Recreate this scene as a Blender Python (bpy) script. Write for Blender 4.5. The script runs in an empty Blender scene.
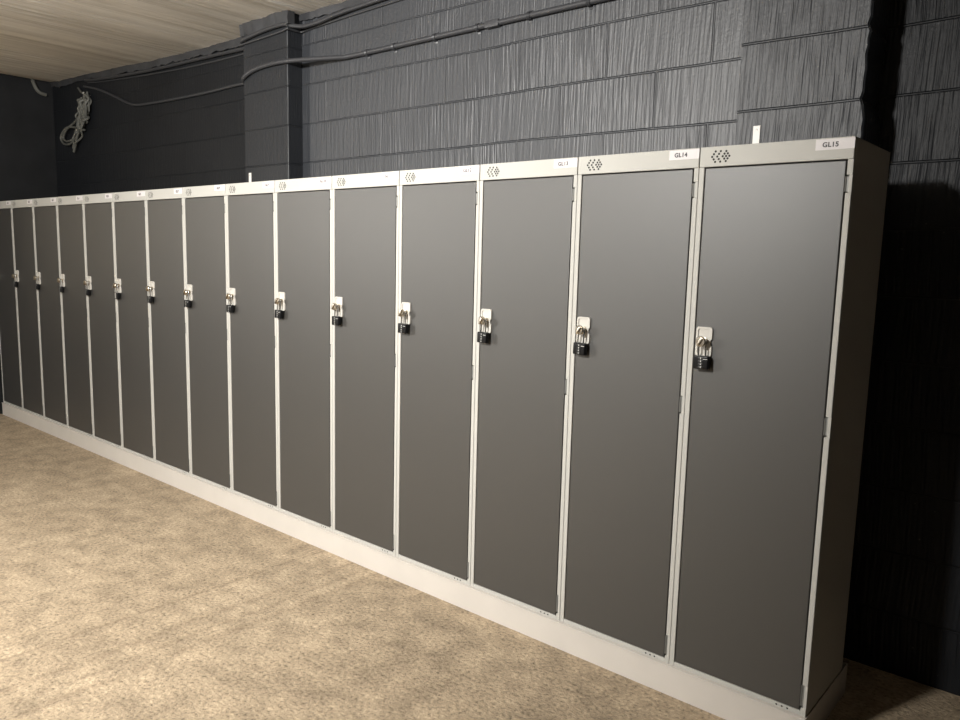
import bpy, bmesh, math, random
from mathutils import Vector, Matrix
rnd = random.Random(7)
C = bpy.context.scene.collection
PI = math.pi

# ------------------------------------------------------------------ materials
def nodes(name):
    m = bpy.data.materials.new(name); m.use_nodes = True
    nt = m.node_tree; b = nt.nodes['Principled BSDF']
    return m, nt, b
def N(nt, t, **kw):
    n = nt.nodes.new(t)
    for k, v in kw.items():
        if k in n.inputs.keys(): n.inputs[k].default_value = v
        else: setattr(n, k, v)
    return n
def L(nt, a, b): nt.links.new(a, b)
def mth(nt, op, a, b=None, c=None):
    n = nt.nodes.new('ShaderNodeMath'); n.operation = op
    for i, v in enumerate((a, b, c)):
        if v is None: continue
        if isinstance(v, (int, float)): n.inputs[i].default_value = v
        else: L(nt, v, n.inputs[i])
    return n.outputs[0]
def ramp(nt, fac, stops):
    r = nt.nodes.new('ShaderNodeValToRGB'); e = r.color_ramp.elements
    while len(e) < len(stops): e.new(0.5)
    for el, (p, c) in zip(e, stops):
        el.position = p; el.color = (*c, 1) if len(c) == 3 else c
    L(nt, fac, r.inputs[0]); return r.outputs[0]
def gray(v): return (v, v, v)

def simple(name, col, rough=.5, metal=0.0, spec=.5, bump=0.0, bscale=200.0, var=0.0):
    m, nt, b = nodes(name)
    b.inputs['Base Color'].default_value = (*col, 1)
    b.inputs['Roughness'].default_value = rough
    b.inputs['Metallic'].default_value = metal
    b.inputs['Specular IOR Level'].default_value = spec
    tc = N(nt, 'ShaderNodeTexCoord')
    if var:
        n = N(nt, 'ShaderNodeTexNoise', Scale=6.0, Detail=4.0)
        L(nt, tc.outputs['Object'], n.inputs['Vector'])
        c = ramp(nt, n.outputs['Fac'], [(.3, [x*(1-var) for x in col]), (.7, [min(1, x*(1+var)) for x in col])])
        L(nt, c, b.inputs['Base Color'])
    if bump:
        n = N(nt, 'ShaderNodeTexNoise', Scale=bscale, Detail=2.0)
        L(nt, tc.outputs['Object'], n.inputs['Vector'])
        bp = N(nt, 'ShaderNodeBump', Strength=bump, Distance=.001)
        L(nt, n.outputs['Fac'], bp.inputs['Height']); L(nt, bp.outputs[0], b.inputs['Normal'])
    return m

def block_mat(name, zoff, rowh, xoff, comb=1.0, width=.44, joint=1.0, stagger=.5, tone=1.0, gloss=.7):  # tone and gloss also carry the light's falloff from wall to wall
    """black-painted combed building blocks"""
    m, nt, b = nodes(name)
    g = N(nt, 'ShaderNodeNewGeometry')
    s = N(nt, 'ShaderNodeSeparateXYZ'); L(nt, g.outputs['Position'], s.inputs[0])
    u = mth(nt, 'ADD', mth(nt, 'ADD', s.outputs['X'], s.outputs['Y']), xoff)
    # gentle waviness of the courses
    wn = N(nt, 'ShaderNodeTexNoise', Scale=1.6, Detail=2.0); L(nt, g.outputs['Position'], wn.inputs['Vector'])
    z = mth(nt, 'ADD', mth(nt, 'SUBTRACT', s.outputs['Z'], zoff), mth(nt, 'MULTIPLY', mth(nt, 'SUBTRACT', wn.outputs['Fac'], .5), .018))
    cv = N(nt, 'ShaderNodeCombineXYZ'); L(nt, u, cv.inputs[0]); L(nt, z, cv.inputs[1])
    br = N(nt, 'ShaderNodeTexBrick', offset=stagger, squash=1.0)
    br.inputs['Scale'].default_value = 1.0; br.inputs['Mortar Size'].default_value = .0055
    br.inputs['Mortar Smooth'].default_value = .8; br.inputs['Brick Width'].default_value = width
    br.inputs['Row Height'].default_value = rowh
    br.inputs['Color1'].default_value = (0, 0, 0, 1); br.inputs['Color2'].default_value = (1, 1, 1, 1)
    br.inputs['Mortar'].default_value = (.5, .5, .5, 1)
    L(nt, cv.outputs[0], br.inputs['Vector'])
    per = mth(nt, 'ADD', br.outputs['Color'], 0.0)
    # comb grooves: noise stretched along the height of each block
    tilt = mth(nt, 'MULTIPLY', mth(nt, 'SUBTRACT', per, .5), mth(nt, 'MULTIPLY', z, .10))
    gv = N(nt, 'ShaderNodeCombineXYZ')
    L(nt, mth(nt, 'MULTIPLY', mth(nt, 'ADD', u, tilt), 95.0), gv.inputs[0]); L(nt, mth(nt, 'MULTIPLY', z, 4.0), gv.inputs[1])
    L(nt, mth(nt, 'MULTIPLY', per, 37.0), gv.inputs[2])
    gn = N(nt, 'ShaderNodeTexNoise', Scale=1.0, Detail=1.5, Roughness=.5); L(nt, gv.outputs[0], gn.inputs['Vector'])
    groove = ramp(nt, gn.outputs['Fac'], [(.30, gray(0)), (.68, gray(1))])
    # where the comb bit deep and where it slid over
    pn = N(nt, 'ShaderNodeTexNoise', Scale=2.2, Detail=3.0); L(nt, cv.outputs[0], pn.inputs['Vector'])
    amt = mth(nt, 'MULTIPLY', ramp(nt, pn.outputs['Fac'], [(.30, gray(.25)), (.60, gray(1))]), mth(nt, 'ADD', mth(nt, 'MULTIPLY', per, .5), .5))
    jn = N(nt, 'ShaderNodeTexNoise', Scale=5.0, Detail=2.0); L(nt, g.outputs['Position'], jn.inputs['Vector'])
    fine = N(nt, 'ShaderNodeTexNoise', Scale=70.0, Detail=4.0); L(nt, g.outputs['Position'], fine.inputs['Vector'])
    h = mth(nt, 'MULTIPLY', mth(nt, 'MULTIPLY', mth(nt, 'MULTIPLY', groove, amt), mth(nt, 'SUBTRACT', 1.0, br.outputs['Fac'])), ( .0040*comb ))
    h = mth(nt, 'ADD', h, mth(nt, 'MULTIPLY', fine.outputs['Fac'], .0015))
    h = mth(nt, 'SUBTRACT', h, mth(nt, 'MULTIPLY', mth(nt, 'MULTIPLY', br.outputs['Fac'], ramp(nt, jn.outputs['Fac'], [(.35, gray(.35)), (.65, gray(1))])), .0048*joint))
    bp = N(nt, 'ShaderNodeBump', Strength=.9, Distance=1.0); L(nt, h, bp.inputs['Height'])
    L(nt, bp.outputs[0], b.inputs['Normal'])
    fleck = N(nt, 'ShaderNodeTexVoronoi', Scale=14.0); L(nt, g.outputs['Position'], fleck.inputs['Vector'])
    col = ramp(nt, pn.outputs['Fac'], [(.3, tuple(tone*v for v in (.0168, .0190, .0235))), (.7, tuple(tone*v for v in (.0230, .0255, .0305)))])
    mx = N(nt, 'ShaderNodeMix', data_type='RGBA'); 
    L(nt, ramp(nt, fleck.outputs['Distance'], [(.035, gray(1)), (.06, gray(0))]), mx.inputs[0])
    L(nt, col, mx.inputs[6]); mx.inputs[7].default_value = (.06, .06, .06, 1)
    L(nt, mx.outputs[2], b.inputs['Base Color'])
    b.inputs['Roughness'].default_value = .50; b.inputs['Specular IOR Level'].default_value = gloss
    return m

def floor_mat():
    m, nt, b = nodes('worn_concrete_floor')
    g = N(nt, 'ShaderNodeNewGeometry'); P = g.outputs['Position']
    s = N(nt, 'ShaderNodeSeparateXYZ'); L(nt, P, s.inputs[0])
    n1 = N(nt, 'ShaderNodeTexNoise', Scale=1.1, Detail=5.0, Roughness=.6); L(nt, P, n1.inputs['Vector'])
    n2 = N(nt, 'ShaderNodeTexNoise', Scale=68.0, Detail=4.0, Roughness=.62); L(nt, P, n2.inputs['Vector'])
    n3 = N(nt, 'ShaderNodeTexNoise', Scale=9.0, Detail=4.0, Roughness=.6); L(nt, P, n3.inputs['Vector'])
    base = ramp(nt, n1.outputs['Fac'], [(.28, (.335,.262,.180)), (.5, (.40,.315,.217)), (.72, (.475,.378,.265))])
    agg = ramp(nt, n2.outputs['Fac'], [(.30, gray(.36)), (.43, gray(.84)), (.58, gray(1.05)), (.70, gray(1.35))])
    mid = ramp(nt, n3.outputs['Fac'], [(.3, gray(.70)), (.65, gray(1.14))])
    m1 = N(nt, 'ShaderNodeMix', data_type='RGBA', blend_type='MULTIPLY'); m1.inputs[0].default_value = 1
    L(nt, base, m1.inputs[6]); L(nt, agg, m1.inputs[7])
    m2 = N(nt, 'ShaderNodeMix', data_type='RGBA', blend_type='MULTIPLY'); m2.inputs[0].default_value = 1
    L(nt, m1.outputs[2], m2.inputs[6]); L(nt, mid, m2.inputs[7])
    # pour joint lines running away from the lockers
    wn = N(nt, 'ShaderNodeTexNoise', Scale=3.0, Detail=3.0); L(nt, P, wn.inputs['Vector'])
    xw = mth(nt, 'ADD', s.outputs['X'], mth(nt, 'MULTIPLY', mth(nt, 'SUBTRACT', wn.outputs['Fac'], .5), .05))
    def line(x0, w): return mth(nt, 'MAXIMUM', mth(nt, 'SUBTRACT', 1.0, mth(nt, 'DIVIDE', mth(nt, 'ABSOLUTE', mth(nt, 'SUBTRACT', xw, x0)), w)), 0.0)
    brk = N(nt, 'ShaderNodeTexNoise', Scale=14.0, Detail=3.0); L(nt, P, brk.inputs['Vector'])
    lines = mth(nt, 'MULTIPLY', mth(nt, 'ADD', line(-2.30, .014), mth(nt, 'MULTIPLY', mth(nt, 'ADD', line(-2.08, .03), mth(nt, 'ADD', line(-1.98, .02), line(-1.90, .035))), .7)), ramp(nt, brk.outputs['Fac'], [(.36, gray(0)), (.54, gray(1))]))
    m3 = N(nt, 'ShaderNodeMix', data_type='RGBA'); L(nt, mth(nt, 'MULTIPLY', lines, .62), m3.inputs[0])
    L(nt, m2.outputs[2], m3.inputs[6]); m3.inputs[7].default_value = (.20, .15, .10, 1)
    L(nt, m3.outputs[2], b.inputs['Base Color'])
    h = mth(nt, 'ADD', mth(nt, 'MULTIPLY', n2.outputs['Fac'], .008), mth(nt, 'MULTIPLY', n3.outputs['Fac'], .006))
    h = mth(nt, 'SUBTRACT', h, mth(nt, 'MULTIPLY', lines, .004))
    bp = N(nt, 'ShaderNodeBump', Strength=.8, Distance=1.0); L(nt, h, bp.inputs['Height']); L(nt, bp.outputs[0], b.inputs['Normal'])
    b.inputs['Roughness'].default_value = .8; b.inputs['Specular IOR Level'].default_value = .25
    return m

def ceiling_mat():
    m, nt, b = nodes('board_marked_concrete')
    g = N(nt, 'ShaderNodeNewGeometry'); P = g.outputs['Position']
    def stretched(sx, sy, det):
        mp = N(nt, 'ShaderNodeMapping'); mp.inputs['Scale'].default_value = (sx, sy, 1); L(nt, P, mp.inputs['Vector'])
        n = N(nt, 'ShaderNodeTexNoise', Scale=1.0, Detail=det, Roughness=.6); L(nt, mp.outputs[0], n.inputs['Vector']); return n.outputs['Fac']
    a = stretched(9, .35, 3.0); c = stretched(34, .8, 3.0); d = stretched(2.2, .9, 3.0)
    f = mth(nt, 'ADD', mth(nt, 'MULTIPLY', a, .55), mth(nt, 'MULTIPLY', c, .45))
    e = stretched(17, .45, 1.0); e2 = stretched(5.3, .8, 2.0)
    ridge = mth(nt, 'SUBTRACT', 1.0, mth(nt, 'MINIMUM', mth(nt, 'MULTIPLY', mth(nt, 'ABSOLUTE', mth(nt, 'SUBTRACT', e, .5)), 34.0), 1.0))
    ridge = mth(nt, 'MULTIPLY', ridge, ramp(nt, e2, [(.46, gray(0)), (.52, gray(1))]))
    f = mth(nt, 'ADD', f, mth(nt, 'MULTIPLY', ridge, .30))
    col = ramp(nt, f, [(.34, (.60, .57, .515)), (.5, (.80, .77, .715)), (.58, (.84, .81, .755)), (.70, (.98, .97, .94))])
    mx = N(nt, 'ShaderNodeMix', data_type='RGBA', blend_type='MULTIPLY'); mx.inputs[0].default_value = 1
    L(nt, col, mx.inputs[6]); L(nt, ramp(nt, d, [(.3, gray(.85)), (.7, gray(1.1))]), mx.inputs[7])
    L(nt, mx.outputs[2], b.inputs['Base Color'])
    bp = N(nt, 'ShaderNodeBump', Strength=.8, Distance=1.0); L(nt, mth(nt, 'MULTIPLY', f, .045), bp.inputs['Height']); L(nt, bp.outputs[0], b.inputs['Normal'])
    b.inputs['Roughness'].default_value = .9; b.inputs['Specular IOR Level'].default_value = .2
    return m

M = {}
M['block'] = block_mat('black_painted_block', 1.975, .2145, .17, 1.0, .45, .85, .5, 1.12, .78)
M['block_left'] = block_mat('black_smooth_block_dimmed', 1.985, .2150, .17, .35, .45, .45, .5, .45, .22)  # same black paint, darkened and dulled for the dim light on this run
M['column'] = block_mat('black_column_block_dimmed', 1.962, .2110, 4.2, .55, 3.0, .8, 0.0, .62, .35)  # column's weaker light put into a darker version of the same paint
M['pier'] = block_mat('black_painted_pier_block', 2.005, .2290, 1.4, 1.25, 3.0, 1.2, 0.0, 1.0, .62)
M['recess'] = block_mat('black_recess_block_dimmed', 1.815, .2270, 1.0, 1.25, 4.0, 1.1, 0.0, .6, .3)  # recess shade worked into the colour: same paint, darker and duller
M['black'] = simple('black_wall_paint', (.011, .0115, .0125), .6, spec=.2, bump=1.0, bscale=60, var=.2)
M['plaster'] = simple('black_rough_plaster', (.030, .031, .034), .6, bump=1.0, bscale=45, var=.3)
M['cable'] = simple('painted_cable', (.030, .031, .034), .5, bump=.3)
M['conduit'] = simple('painted_conduit', (.036, .037, .041), .42, bump=.3, bscale=80)
M['greycable'] = simple('dusty_grey_cable', (.085, .085, .075), .6, var=.25)
M['white_wall'] = simple('cream_wall_paint', (.78, .72, .60), .7, bump=.5, bscale=60, var=.1)
M['floor'] = floor_mat(); M['ceiling'] = ceiling_mat()
M['frame'] = simple('light_grey_powder_coat', (.43, .424, .396), .55, spec=.2, bump=.08, bscale=500)
M['plinth'] = simple('off_white_plinth_coat', (.53, .497, .458), .55, spec=.25, bump=.1, bscale=300, var=.03)
M['door'] = simple('dark_grey_powder_coat', (.037, .0355, .033), .48, spec=1.0, bump=.10, bscale=700)
M['inside'] = simple('locker_inside_grey', (.30, .30, .29), .6, var=.05)
M['label'] = simple('white_paper_label', (.62, .595, .60), .6, var=.03)
M['ink'] = simple('black_ink', (.05, .045, .05), .6, var=.1)
M['hole'] = simple('dark_vent_hole', (.02, .02, .018), .8, var=.2)
M['hinge'] = simple('hinge_grey', (.22, .22, .21), .5, metal=.2, var=.1)
M['plate'] = simple('pale_latch_plastic', (.52, .50, .46), .4, spec=.5, var=.03)
M['nickel'] = simple('worn_nickel', (.60, .54, .45), .3, metal=1.0, var=.15)
M['lock'] = simple('black_lock_casing', (.007, .007, .0075), .35, spec=.25, bump=.1)
M['lockgrey'] = simple('grey_lock_face', (.40, .39, .37), .4, metal=.4, var=.1)
M['chrome'] = simple('chrome_shackle', (.78, .77, .75), .2, metal=1.0, var=.05)
M['dial'] = simple('dial_metal', (.02, .02, .02), .4, metal=.0, var=.1)
M['digit'] = simple('dial_digit_white', (.75, .75, .72), .5, var=.05)
M['strap'] = simple('white_steel_strap', (.66, .64, .60), .4, spec=.5, var=.04)
M['screw'] = simple('screw_steel', (.35, .34, .32), .35, metal=.8, var=.1)
M['lampbody'] = simple('white_lamp_housing', (.7, .7, .68), .5, var=.03)

# ------------------------------------------------------------------ mesh helpers
def box(bm, x0, x1, y0, y1, z0, z1, bevel=0.0, seg=1):
    r = bmesh.ops.create_cube(bm, size=1.0)
    vs = r['verts']
    bmesh.ops.scale(bm, vec=(abs(x1-x0), abs(y1-y0), abs(z1-z0)), verts=vs)
    bmesh.ops.translate(bm, vec=((x0+x1)/2, (y0+y1)/2, (z0+z1)/2), verts=vs)
    if bevel:
        es = list({e for v in vs for e in v.link_edges})
        bmesh.ops.bevel(bm, geom=es, offset=bevel, segments=seg, affect='EDGES', profile=.6)
def tube(bm, pts, r, n=8, cap=True):
    pts = [Vector(p) for p in pts]; rings = []
    t0 = (pts[1]-pts[0]).normalized(); ref = Vector((0, 0, 1)) if abs(t0.z) < .9 else Vector((1, 0, 0))
    a = t0.cross(ref).normalized()
    for i, p in enumerate(pts):
        t = (pts[min(i+1, len(pts)-1)] - pts[max(i-1, 0)]).normalized()
        a = (a - t*a.dot(t)).normalized(); b = t.cross(a)
        rings.append([bm.verts.new(p + (a*math.cos(2*PI*k/n) + b*math.sin(2*PI*k/n))*r) for k in range(n)])
    for i in range(len(rings)-1):
        for k in range(n):
            bm.faces.new((rings[i][k], rings[i+1][k], rings[i+1][(k+1) % n], rings[i][(k+1) % n]))
    if cap:
        bm.faces.new(rings[0]); bm.faces.new(rings[-1][::-1])
def spline(pts, sub=8):
    pts = [Vector(p) for p in pts]; out = []
    for i in range(len(pts)-1):
        p0 = pts[max(i-1, 0)]; p1 = pts[i]; p2 = pts[i+1]; p3 = pts[min(i+2, len(pts)-1)]
        for k in range(sub):
            t = k/sub
            out.append(.5*((2*p1) + (p2-p0)*t + (2*p0-5*p1+4*p2-p3)*t*t + (3*p1-p0-3*p2+p3)*t**3))
    out.append(pts[-1]); return out
def lathe_y(bm, prof, cx, cz, n=20):
    """profile [(radius, y)...] spun about an axis along y"""
    rings = []
    for r, y in prof:
        rings.append([bm.verts.new((cx + r*math.cos(2*PI*k/n), y, cz + r*math.sin(2*PI*k/n))) for k in range(n)])
    for a, b in zip(rings, rings[1:]):
        for k in range(n): bm.faces.new((a[k], a[(k+1) % n], b[(k+1) % n], b[k]))
    bm.faces.new(rings[0]); bm.faces.new(rings[-1])
def disc(bm, x, y, z, r, n=10):
    bm.faces.new([bm.verts.new((x + r*math.cos(2*PI*k/n), y, z + r*math.sin(2*PI*k/n))) for k in range(n)])
def obj(name, bm, mat, parent=None, loc=(0, 0, 0), smooth=False, mats=None):
    bmesh.ops.recalc_face_normals(bm, faces=bm.faces[:])
    me = bpy.data.meshes.new(name); bm.to_mesh(me); bm.free()
    for mm in (mats or [mat]): me.materials.append(mm)
    if smooth:
        for p in me.polygons: p.use_smooth = True
        try: me.set_sharp_from_angle(angle=math.radians(40))
        except Exception: pass
    o = bpy.data.objects.new(name, me); C.objects.link(o); o.location = loc
    if parent: o.parent = parent
    return o
def tag(o, label, cat, group=None):
    o['label'] = label; o['category'] = cat
    if group: o['group'] = group
    return o
def thing(name, label, cat, loc=(0, 0, 0), rz=0.0, group=None):
    o = bpy.data.objects.new(name, None); C.objects.link(o); o.empty_display_size = .05
    o.location = loc; o.rotation_euler = (0, 0, rz)
    return tag(o, label, cat, group)
def struct(name, bm, mat, mats=None, smooth=False):
    o = obj(name, bm, mat, mats=mats, smooth=smooth); o['kind'] = 'structure'; return o
def copy_tree(o, parent=None):
    c = o.copy(); C.objects.link(c)
    if parent: c.parent = parent
    for ch in o.children: copy_tree(ch, c)
    return c
def text_mesh(s, size, mat, name, parent, loc, width=None):
    cu = bpy.data.curves.new(name, 'FONT'); cu.body = s; cu.size = size; cu.extrude = .0003
    cu.align_x = 'CENTER'; cu.align_y = 'CENTER'; cu.offset = size*.028; cu.space_character = 1.08
    to = bpy.data.objects.new(name, cu); C.objects.link(to)
    bpy.context.view_layer.update()
    me = bpy.data.meshes.new_from_object(to.evaluated_get(bpy.context.evaluated_depsgraph_get()))
    bpy.data.objects.remove(to)
    me.transform(Matrix.Rotation(PI/2, 4, 'X')); me.materials.clear(); me.materials.append(mat)
    o = bpy.data.objects.new(name, me); C.objects.link(o); o.parent = parent; o.location = loc
    return o

# ------------------------------------------------------------------ the setting
XL, XR, YF, YW, YR = -6.785, 3.2, -6.2, .485, .68      # far-left wall, right wall, opposite wall, block wall, recess
YL = .54                                               # the run left of the column stands a little further back
XP = -.118                                              # right edge of the block pier
CEIL = [(-7.2, 2.90), (-6.8, 2.88), (-6.6, 2.865), (-5.84, 2.843), (-5.0, 2.806), (-4.3, 2.787), (-3.0, 2.785), (9, 2.785)]
def ceil_z(x):
    for (a, za), (b, zb) in zip(CEIL, CEIL[1:]):
        if a <= x <= b: return za + (zb-za)*(x-a)/(b-a)
    return 2.785
bm = bmesh.new(); box(bm, XL-.2, XR+.2, YF-.2, YR+.2, -.15, 0); struct('floor', bm, M['floor'])
bm = bmesh.new()
xs = [XL-.2, -6.8, -6.6, -5.84, -5.0, -4.3, -3, -1, 1, XR+.2]
for lo in (0, 1):
    for a, b in zip(xs, xs[1:]):
        q = [(a, YF-.2), (b, YF-.2), (b, YR+.2), (a, YR+.2)]
        bm.faces.new([bm.verts.new((x, y, ceil_z(x) + .18*lo)) for x, y in (q if lo else q[::-1])])
bmesh.ops.remove_doubles(bm, verts=bm.verts[:], dist=1e-4)
bnd = [e for e in bm.edges if e.is_boundary]
bmesh.ops.bridge_loops(bm, edges=bnd)
struct('ceiling', bm, M['ceiling'])

# block wall: left run + straight-jointed end pier with a slightly ragged arris
bm = bmesh.new()
XJ = -.545
box(bm, -3.35, XJ, YW, YR+.2, 0, 2.88)
nface = len(bm.faces)
nz = 120
prev = None
rr = random.Random(3); jit = 0
col = []
for i in range(nz+1):
    z = 2.80*i/nz
    jit = jit*.6 + rr.uniform(-1, 1)*.0035
    c = abs(((z-2.005)/.229) - round((z-2.005)/.229))*.229
    notch = .010 if c < .014 else 0.0
    x = XP + jit - notch
    col.append([bm.verts.new((XJ, YW, z)), bm.verts.new((x-.006, YW, z)), bm.verts.new((x, YW+.007, z)), bm.verts.new((x, YR+.1, z)), bm.verts.new((XJ, YR+.1, z))])
for a, b in zip(col, col[1:]):
    for k in range(4): bm.faces.new((a[k], a[k+1], b[k+1], b[k]))
bm.faces.new(col[0]); bm.faces.new(col[-1])
bm.faces.ensure_lookup_table()
for i, f in enumerate(bm.faces): f.material_index = 0 if i < nface else 1
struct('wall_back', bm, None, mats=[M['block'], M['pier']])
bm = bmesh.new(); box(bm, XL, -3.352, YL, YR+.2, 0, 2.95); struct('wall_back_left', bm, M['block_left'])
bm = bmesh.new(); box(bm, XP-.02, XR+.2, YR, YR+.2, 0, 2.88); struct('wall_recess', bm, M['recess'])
# free-standing look of the engaged column
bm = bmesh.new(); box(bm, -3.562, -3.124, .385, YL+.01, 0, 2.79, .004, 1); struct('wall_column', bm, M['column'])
# far-left wall: black near the lockers, cream further along
bm = bmesh.new(); box(bm, XL-.2, XL, -.70, YR+.2, 0, 2.95); struct('wall_left', bm, M['black'])
bm = bmesh.new(); box(bm, XL-.2, XL, YF-.2, -.70, 1.06, 2.95); struct('wall_left_upper', bm, M['white_wall'])
bm = bmesh.new(); box(bm, XL-.2, XL, YF-.2, -.70, 0, 1.06); struct('wall_left_lower', bm, M['black'])
bm = bmesh.new(); box(bm, XL-.2, XR+.2, YF-.2, YF, 0, 2.95); struct('wall_front', bm, M['black'])
bm = bmesh.new(); box(bm, XR, XR+.2, YF-.2, YR+.2, 0, 2.95); struct('wall_right', bm, M['black'])

# rough black plaster fillet where the wall meets the ceiling
def fillet(x0, x1, yf, n, zt0, drop, prot, seed, name):
    r = random.Random(seed); bm = bmesh.new(); sec = []
    j1 = j2 = j3 = 0
    for i in range(n+1):
        x = x0 + (x1-x0)*i/n
        j1 = j1*.75 + r.uniform(-1, 1)*.006; j2 = j2*.75 + r.uniform(-1, 1)*.007; j3 = j3*.7 + r.uniform(-1, 1)*.006
        zt = ceil_z(x) + .004
        sec.append([bm.verts.new(p) for p in ((x, yf + .03, zt), (x, yf-prot*1.3+j1, zt), (x, yf-prot+j3, zt-drop*.55), (x, yf-prot*.75+j3, zt-drop+j2), (x, yf+.03, zt-drop+j2+.004))])
    for a, b in zip(sec, sec[1:]):
        for k in range(5): bm.faces.new((a[k], a[(k+1) % 5], b[(k+1) % 5], b[k]))
    bm.faces.new(sec[0]); bm.faces.new(sec[-1])
    return struct(name, bm, M['plaster'], smooth=True)
fillet(XL, -3.55, YL, 110, 0, .050, .014, 1, 'trim_1')
fillet(-3.13, XP-.01, YW, 110, 0, .045, .016, 2, 'trim_2')
fillet(-3.58, -3.10, .387, 24, 0, .075, .014, 5, 'trim_3')

# ------------------------------------------------------------------ lockers
W = .45; D = .377; ZP = .1065; ZT = 1.8130; ZH = 1.7535
def make_locker():
    t = thing('locker', '', 'locker')
    w = W - .0016; x0 = .0008; x1 = x0 + w
    bm = bmesh.new()                                   # carcass: thin folded steel sheets
    s = .0022
    box(bm, x0, x0+s, .02, D, ZP, ZT); box(bm, x1-s, x1, .02, D, ZP, ZT)
    box(bm, x0+s, x1-s, .02, D, ZT-s, ZT); box(bm, x0+s, x1-s, .02, D, ZP, ZP+s)
    box(bm, x0+s, x1-s, D-s, D, ZP+s, ZT-s)
    box(bm, x0+s, x1-s, .03, D-s, 1.50, 1.502)         # hat shelf
    obj('carcass', bm, M['frame'], t)
    bm = bmesh.new()                                   # face frame
    zs, zd = .1215, ZH
    box(bm, x0, .0175, 0, .022, ZP, zd, .0012)         # latch-side stile
    hz = [(.133, .206), (.972, 1.031), (1.662, 1.711)]
    cur = ZP
    for a, b in hz:                                    # hinge-side stile, notched for the hinges
        box(bm, W-.0165, x1, 0, .022, cur, a, .0012)
        box(bm, W-.0095, x1, 0, .022, a, b)
        cur = b
    box(bm, W-.0165, x1, 0, .022, cur, zd, .0012)
    box(bm, .0175, W-.0165, .0005, .022, ZP, zs, .0012)  # bottom rail
    fr = obj('frame', bm, M['frame'], t)
    bm = bmesh.new(); box(bm, x0+.0010, x1-.0010, -.0012, .022, ZH+.0004, ZT+.001, .0012); hd = obj('header_panel', bm, M['frame'], t)
    bm = bmesh.new()                                   # perforated arrow pattern
    ax = .041; az = 1.7835
    pts = []
    for c in (0, .0162):
        for k in (-2, -1, 0, 1, 2): pts.append((ax + c + abs(k)*.0052, az + k*.0078))
    for i in (-1, 0, 1):
        for j in (-1, 0, 1): pts.append((ax + .0440 + (i+j)*.0052, az + (i-j)*.0074))
    for px, pz in pts: disc(bm, px, -.00145, pz, .0036)
    obj('vent_holes', bm, M['hole'], hd)
    bm = bmesh.new()
    for k in range(3): disc(bm, W-.088+k*.0165, .0002, .1145, .0032)
    obj('drain_holes', bm, M['hole'], fr)
    bm = bmesh.new(); box(bm, .0220, W-.0205, 0, .018, .1245, ZH-.004, .0016, 2)
    d = obj('door', bm, M['door'], t)
    for a, b in hz:
        bm = bmesh.new(); box(bm, W-.0205, W-.0097, .006, .02, a+.003, b-.003, .0015)
        tube(bm, [(W-.0190, .0055, a+.004), (W-.0190, .0055, b-.004)], .0030, 8)
        obj('hinge', bm, M['hinge'], d)
    # latch plate with raised rim and a finger notch in its right edge
    def outline(hw, hh, rad, notch):
        o = []
        for cx, cz, a0 in ((hw-rad, hh-rad, 0), (-hw+rad, hh-rad, 90), (-hw+rad, -hh+rad, 180), (hw-rad, -hh+rad, 270)):
            for k in range(6):
                a = math.radians(a0 + 90*k/5); o.append((cx + rad*math.cos(a), cz + rad*math.sin(a)))
        for k in range(9):                              # right edge, upwards, with the notch
            a = -90 + 180*k/8
            o.append((hw - notch*math.cos(math.radians(a)), -.002 + .011*math.sin(math.radians(a))))
        return o
    cx, cz = .0535, 1.214
    bm = bmesh.new()
    out = outline(.0270, .0470, .009, .0055); inn = outline(.0205, .0405, .006, .0045)
    lo = [[bm.verts.new((cx+x, y, cz+z)) for x, z in oo] for oo, y in ((out, 0), (out, -.0052), ([(x*.97, z*.985) for x, z in out], -.0066), (inn, -.0066), (inn, -.0030))]
    n = len(out)
    for a, b in zip(lo, lo[1:]):
        for k in range(n): bm.faces.new((a[k], a[(k+1) % n], b[(k+1) % n], b[k]))
    bm.faces.new(lo[-1])
    obj('latch_plate', bm, M['plate'], d)
    bm = bmesh.new()                                   # turn knob with a hasp bar
    lathe_y(bm, [(.0120, -.0025), (.0120, -.0095), (.0068, -.0105), (.0068, -.0262), (.0160, -.0268), (.0168, -.0330), (.0145, -.0360), (.004, -.0365)], cx, cz+.003, 20)
    box(bm, cx-.0040, cx+.0040, -.0420, -.0345, cz-.012, cz+.016, .002, 2)
    bmesh.ops.rotate(bm, verts=bm.verts[:], cent=(cx, 0, cz), matrix=Matrix.Rotation(math.radians(28), 3, 'Y'))
    obj('turn_knob', bm, M['nickel'], d, smooth=True)
    return t

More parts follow.
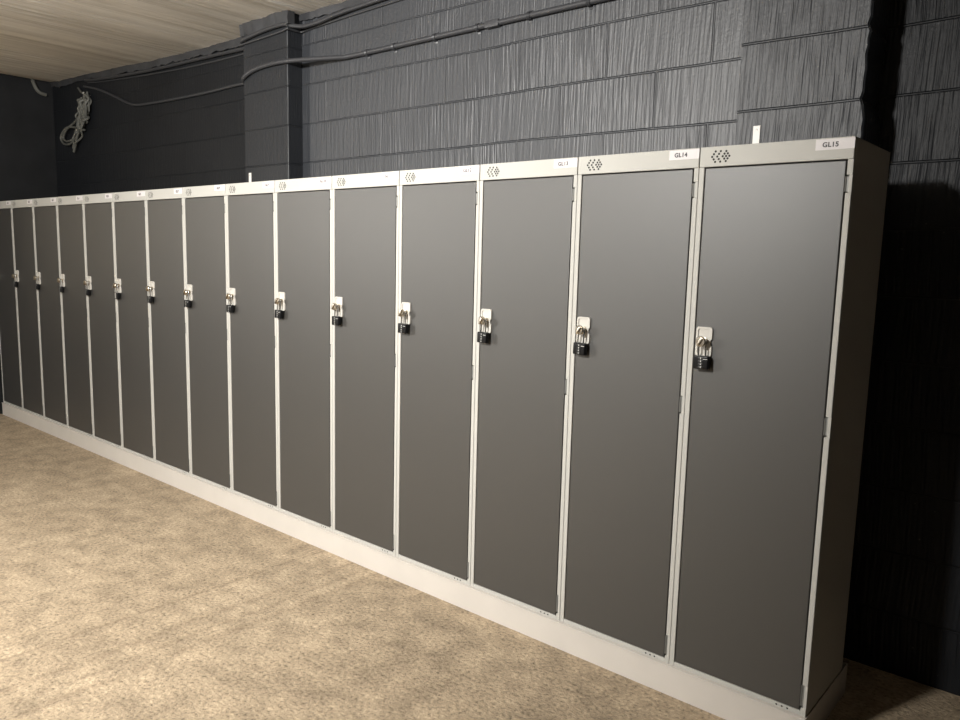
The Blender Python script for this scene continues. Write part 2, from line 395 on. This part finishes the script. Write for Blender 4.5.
def make_padlock(kind):
    t = thing('padlock', '', 'padlock')
    # origin: the middle of the shackle's crown, where it hangs on the latch
    bw, bt, bh, top = .0245, .0105, .042, -.0555
    bm = bmesh.new(); box(bm, -bw, bw, -bt, bt, top-bh, top, .0045, 3)
    bd = obj('lock_body', bm, M['lock'], t, smooth=True)
    bm = bmesh.new()
    pts = [(-.0115, 0, top-.002), (-.0115, 0, -.012)] + [(-.0115*math.cos(a), 0, -.012 + .0115*math.sin(a)) for a in [PI*k/10 for k in range(1, 10)]] + [(.0115, 0, -.012), (.0115, 0, top-.002)]
    tube(bm, pts, .0030, 10); obj('shackle', bm, M['chrome'], t, smooth=True)
    if kind == 'dial':
        for k in range(4):
            z = top - .0075 - k*.0093
            bm = bmesh.new(); box(bm, -.0075, .0075, -bt-.0018, -bt+.002, z-.0036, z+.0036, .0012, 2)
            w = obj('number_wheel', bm, M['dial'], bd)
            bm = bmesh.new(); box(bm, .0005, .0022, -bt-.0024, -bt-.0017, z-.0021, z+.0021)
            obj('wheel_digit', bm, M['digit'], w)
        bm = bmesh.new(); box(bm, .0085, bw-.002, -bt-.0006, -bt+.001, top-.0105, top-.0095); obj('opening_line', bm, M['digit'], bd)
    else:
        bm = bmesh.new(); box(bm, -.0085, .0085, -bt-.0012, -bt+.002, top-bh+.004, top-.003, .002, 2); obj('front_plate', bm, M['lockgrey'], bd)
    return t

words = {1: 'at the far left end of the row', 2: 'second from the far left end', 3: 'third from the far left end', 4: 'fourth from the far left end',
         5: 'fifth from the far left end', 6: 'sixth from the left end, with a grey-faced padlock', 7: 'seventh from the far left end', 8: 'middle of the fifteen lockers',
         9: 'seventh from the right end', 10: 'sixth from the right end', 11: 'fifth from the right end', 12: 'fourth from the right end',
         13: 'third from the right end', 14: 'second from the right end', 15: 'nearest, at the right end of the row'}
proto = make_locker(); dial = make_padlock('dial'); grey = make_padlock('plain')
used = set(); lockers = {}
for n in range(15, 0, -1):
    xl = -W*(16-n)
    t = proto if n == 15 else copy_tree(proto)
    t.location = (xl, 0, 0)
    tag(t, 'tall dark-grey door locker marked GL%d, %s' % (n, words[n]), 'locker', 'grey lockers in the row')
    lockers[n] = t
for n, t in lockers.items():
    xl = 0
    r = random.Random(n*13)
    lw = .103 + r.uniform(-.006, .004); dz = r.uniform(-.003, .0005) if n not in (15, 14) else 0
    bm = bmesh.new(); box(bm, W-.0015-lw, W-.0015, -.0018, -.0012, 1.7815+dz, 1.8110+dz)
    lb = obj('number_label', bm, M['label'], next(c for c in t.children if c.name.startswith('header_panel')))
    lb['label'] = 'white paper label printed GL%d' % n
    text_mesh('GL%d' % n, .0185, M['ink'], 'lettering', lb, (W-.0015-lw+.040, -.0024, 1.7950+dz))
for n in range(15, 0, -1):
    kind = grey if n == 6 else dial
    p = kind if kind not in used else copy_tree(kind)
    used.add(kind)
    r = random.Random(n*29+1)
    p.location = (-W*(16-n) + .0550 + r.uniform(-.0008, .0008), -.0188, 1.2268 + r.uniform(-.0008, .0003))
    p.rotation_euler = (0, r.uniform(-.05, .05), r.uniform(-.06, .04))
    if n == 6:
        tag(p, 'black padlock with a grey front plate on the locker marked GL6', 'padlock', 'padlocks on the locker doors')
    else:
        tag(p, 'black number-wheel padlock on the locker marked GL%d, %s' % (n, words[n].split(',')[0]), 'padlock', 'padlocks on the locker doors')

# plinth: one long base under the row
t = thing('plinth', 'long off-white plinth base under the whole row of lockers', 'plinth', (0, 0, 0))
bm = bmesh.new()
x0, x1 = -15*W-.003, .003
box(bm, x0, x1, -.0085, -.0065, .0005, ZP-.006); box(bm, x0, x1, -.0130, .016, ZP-.0065, ZP-.0003, .0012, 2)
obj('front_panel', bm, M['plinth'], t)
for x in (x0, x1-.002):
    bm = bmesh.new(); box(bm, x, x+.002, -.0045, .43, .0005, ZP-.0005); obj('end_panel', bm, M['plinth'], t)
bm = bmesh.new(); box(bm, x0+.002, x1-.002, .428, .43, .0005, ZP-.0005); obj('rear_panel', bm, M['plinth'], t)
bm = bmesh.new()
for k in range(1, 15): box(bm, -W*k-.001, -W*k+.001, -.0045, .428, .0005, ZP-.003)
obj('cross_rails', bm, M['plinth'], t)

# fixing straps from locker backs up to the wall
def strap(x, ztop, wall, label):
    t = thing('fixing_strap', label, 'bracket', (x, wall, ZT), 0, 'white fixing straps above the lockers')
    h = ztop-ZT
    bm = bmesh.new()
    box(bm, -.0125, .0125, -.0026, -.0006, .0012, h, .0005)
    box(bm, -.0125, .0125, D-.10-wall, -.0006, .0012, .0032, .0005)
    obj('strap_plate', bm, M['strap'], t)
    bm = bmesh.new(); lathe_y(bm, [(.0038, -.0026), (.0036, -.0038), (.002, -.0044)], 0, h-.014, 12); obj('screw', bm, M['screw'], t)
strap(-.468, 1.949, YW, 'white steel strap standing up on the wall above locker GL15')
strap(-3.508, 1.927, .385, 'white steel strap standing against the square black column')

# ------------------------------------------------------------------ conduit and cables
ZC = 2.498
t = thing('conduit', 'black-painted pipe running along the block wall above the lockers', 'pipe', (0, 0, ZC))
bm = bmesh.new()
path = [(.0-.13, .470, 0), (-2.62, .470, .001)] + [tuple(v) for v in spline([(-2.72, .466, .002), (-2.95, .410, .012), (-3.125, .3735, .018), (-3.30, .3735, .022), (-3.45, .3735, .010), (-3.545, .3745, -.018), (-3.60, .42, -.030), (-3.70, .522, -.010)], 7)]
tube(bm, path, .0125, 12)
obj('pipe', bm, M['conduit'], t, smooth=True)
for x in (-.62, -1.19, -1.495, -1.79, -2.06, -2.345, -2.55):
    bm = bmesh.new()
    pts = [(x, .484, -.026), (x, .4825, -.017)] + [(x, .470 - .0145*math.sin(a), -.0145*math.cos(a)) for a in [PI*k/8 for k in range(0, 9)]] + [(x, .4825, .017), (x, .484, .026)]
    tube(bm, [(p[0]-.006, p[1], p[2]) for p in pts], .0028, 6); tube(bm, [(p[0]+.006, p[1], p[2]) for p in pts], .0028, 6); tube(bm, pts, .003, 6)
    obj('pipe_clip', bm, M['conduit'], t, smooth=True)
bm = bmesh.new()
box(bm, -1.74, -1.66, .455, .484, -.016, .016, .006, 2); obj('coupling', bm, M['conduit'], t, smooth=True)

bm = bmesh.new()
tube(bm, spline([(-3.69, .525, 2.490), (-3.85, .529, 2.505), (-4.2, .529, 2.500), (-4.58, .529, 2.503), (-5.0, .529, 2.512), (-5.24, .529, 2.526), (-5.40, .529, 2.565), (-5.52, .529, 2.607), (-5.82, .529, 2.700), (-6.00, .5285, 2.740), (-6.11, .526, 2.762)], 8), .0095, 10)
tag(obj('cable', bm, M['cable'], smooth=True), 'black cable sagging along the wall left of the column', 'cable')
bm = bmesh.new()
tube(bm, spline([(-.15, .4785, 2.722), (-1.0, .4785, 2.716), (-1.8, .4785, 2.722), (-2.45, .4785, 2.716), (-3.00, .478, 2.700), (-3.108, .474, 2.692), (-3.113, .44, 2.69), (-3.1125, .39, 2.69), (-3.116, .3765, 2.689), (-3.2, .378, 2.682), (-3.56, .378, 2.672), (-3.572, .39, 2.672), (-3.576, .50, 2.68), (-3.64, .533, 2.684), (-4.5, .5335, 2.695), (-5.6, .5335, 2.750), (-6.05, .5335, 2.785)], 6), .0058, 8)
tag(obj('cable', bm, M['cable'], smooth=True), 'thin black cable pinned along the wall just below the ceiling', 'cable')
bm = bmesh.new()
rr = random.Random(11)
def lump(pts, r): tube(bm, spline(pts, 6), r, 8)
lump([(-.15, .466, 2.745)] + [(-.6-.42*k, .466 + rr.uniform(-.002, .002), 2.742 + rr.uniform(-.006, .006)) for k in range(5)] + [(-2.60, .466, 2.738), (-2.80, .462, 2.728), (-2.92, .452, 2.712), (-3.05, .440, 2.706), (-3.115, .400, 2.712), (-3.15, .371, 2.716), (-3.35, .371, 2.712), (-3.54, .371, 2.694), (-3.585, .40, 2.690), (-3.64, .51, 2.705), (-4.2, .522, 2.722), (-5.0, .524, 2.742), (-5.8, .524, 2.782), (-6.08, .524, 2.806)], .0115)
tag(obj('cable', bm, M['cable'], smooth=True), 'thick black cable bundle tucked under the ceiling edge', 'cable')

# hanging tangle of grey cable in the far corner
t = thing('cable_tangle', 'loose grey cable tangle hanging in the far corner under the ceiling', 'cable', (-6.03, .519, 2.68))
rr = random.Random(21)
def loop(w, h, dx, dz, lean, ph, r=.0062, name='cable_loop'):
    pts = []
    for k in range(15):
        a = ph + 2*PI*k/14*(.96)
        x = dx + w*math.sin(a) + lean*(1-math.cos(a)); z = dz - h*(1-math.cos(a))
        pts.append((x + rr.uniform(-.012, .012), -.012 + rr.uniform(-.028, .018), z + rr.uniform(-.012, .012)))
    bm = bmesh.new(); tube(bm, spline(pts, 5), r, 7); obj(name, bm, M['greycable'], t, smooth=True)
loop(.055, .10, .01, .00, -.02, 0, .010); loop(.05, .12, -.03, .01, -.03, .2, .009); loop(.06, .10, -.01, -.01, -.02, -.2, .009)
loop(.04, .13, -.08, -.02, -.04, .4, .008); loop(.05, .14, .02, .015, -.05, .1, .008); loop(.07, .17, -.06, -.02, -.08, .3, .008)
def end(pts, r=.009):
    bm = bmesh.new(); tube(bm, spline(pts, 6), r, 7); obj('cable_end', bm, M['greycable'], t, smooth=True)
end([(-.20, .01, .085), (-.12, 0, .04), (-.04, -.01, .015), (.03, -.015, -.02)])
end([(-.02, -.01, -.18), (-.12, -.02, -.24), (-.36, -.02, -.22), (-.47, -.02, -.25), (-.52, -.02, -.30), (-.46, -.02, -.35), (-.34, -.02, -.36), (-.24, -.015, -.32)])
end([(-.06, -.01, -.12), (-.22, -.02, -.19), (-.40, -.02, -.24), (-.47, -.02, -.30), (-.40, -.02, -.335), (-.30, -.02, -.33)])
end([(.0, -.01, -.02), (-.10, -.02, -.15), (-.17, -.02, -.28), (-.22, -.02, -.36), (-.27, -.02, -.43)])
end([(.01, -.01, .0), (-.06, -.02, -.18), (-.16, -.015, -.28), (-.25, -.015, -.33), (-.29, -.015, -.40)])
end([(.02, -.01, .0), (.05, -.015, -.06), (.04, -.012, -.13)], .006)
bm = bmesh.new(); tube(bm, [(0, .0205, .004), (0, -.03, .004), (0, -.036, .010), (0, -.036, .022)], .004, 8); obj('wall_hook', bm, M['screw'], t)
bm = bmesh.new(); tube(bm, spline([(-6.775, .378, 2.872), (-6.755, .382, 2.83), (-6.750, .40, 2.79), (-6.755, .43, 2.768), (-6.762, .476, 2.76)], 6), .015, 8)
tag(obj('cable_stub', bm, M['greycable'], smooth=True), 'short pale cable stub in the far corner where wall meets ceiling', 'cable')

# ------------------------------------------------------------------ light
def lamp(loc, aim, power, rad, col, cone, blend):
    l = bpy.data.lights.new('room_lamp', 'SPOT'); l.energy = power; l.shadow_soft_size = rad; l.color = col
    l.spot_size = math.radians(cone); l.spot_blend = blend
    o = bpy.data.objects.new('room_lamp', l); C.objects.link(o); o.location = loc
    o.rotation_euler = (Vector(aim)-Vector(loc)).to_track_quat('-Z', 'Y').to_euler()
lamp((-1.25, -3.4, 2.6), (-3.65, -.2, 1.4), 1270, .13, (1.0, .975, .93), 136, 1.0)
l = bpy.data.lights.new('door_sheen_fill', 'AREA'); l.shape = 'RECTANGLE'; l.size = 1.3; l.size_y = 1.1; l.energy = 160; l.spread = math.radians(140); l.color = (1.0, .975, .93)  # unseen area light, added to give the locker doors their sheen
o = bpy.data.objects.new('door_sheen_fill', l); C.objects.link(o); o.location = (-6.74, -4.7, 2.25); o.rotation_euler = (0, -PI/2, 0)
w = bpy.data.worlds.new('world'); bpy.context.scene.world = w; w.use_nodes = True
w.node_tree.nodes['Background'].inputs[0].default_value = (0, 0, 0, 1)

# ------------------------------------------------------------------ camera
cp = (0.63, -2.294, 1.465); yaw, pit, rol = -.7061, -.1347, .0245
f = Vector((math.sin(yaw)*math.cos(pit), math.cos(yaw)*math.cos(pit), math.sin(pit)))
r0 = Vector((math.cos(yaw), -math.sin(yaw), 0)); u0 = r0.cross(f)
r = r0*math.cos(rol) + u0*math.sin(rol); u = -r0*math.sin(rol) + u0*math.cos(rol)
cd = bpy.data.cameras.new('camera'); cam = bpy.data.objects.new('camera', cd); C.objects.link(cam)
mw = Matrix((r, u, -f)).transposed().to_4x4(); mw.translation = Vector(cp)
cam.matrix_world = mw
cd.sensor_width = 36; cd.lens = 36*767.12/960; cd.clip_start = .02
sc = bpy.context.scene; sc.camera = cam
sc.view_settings.view_transform = 'Standard'; sc.view_settings.look = 'None'; sc.view_settings.gamma = 1
sc.view_settings.use_curve_mapping = False; sc.view_settings.exposure = 0
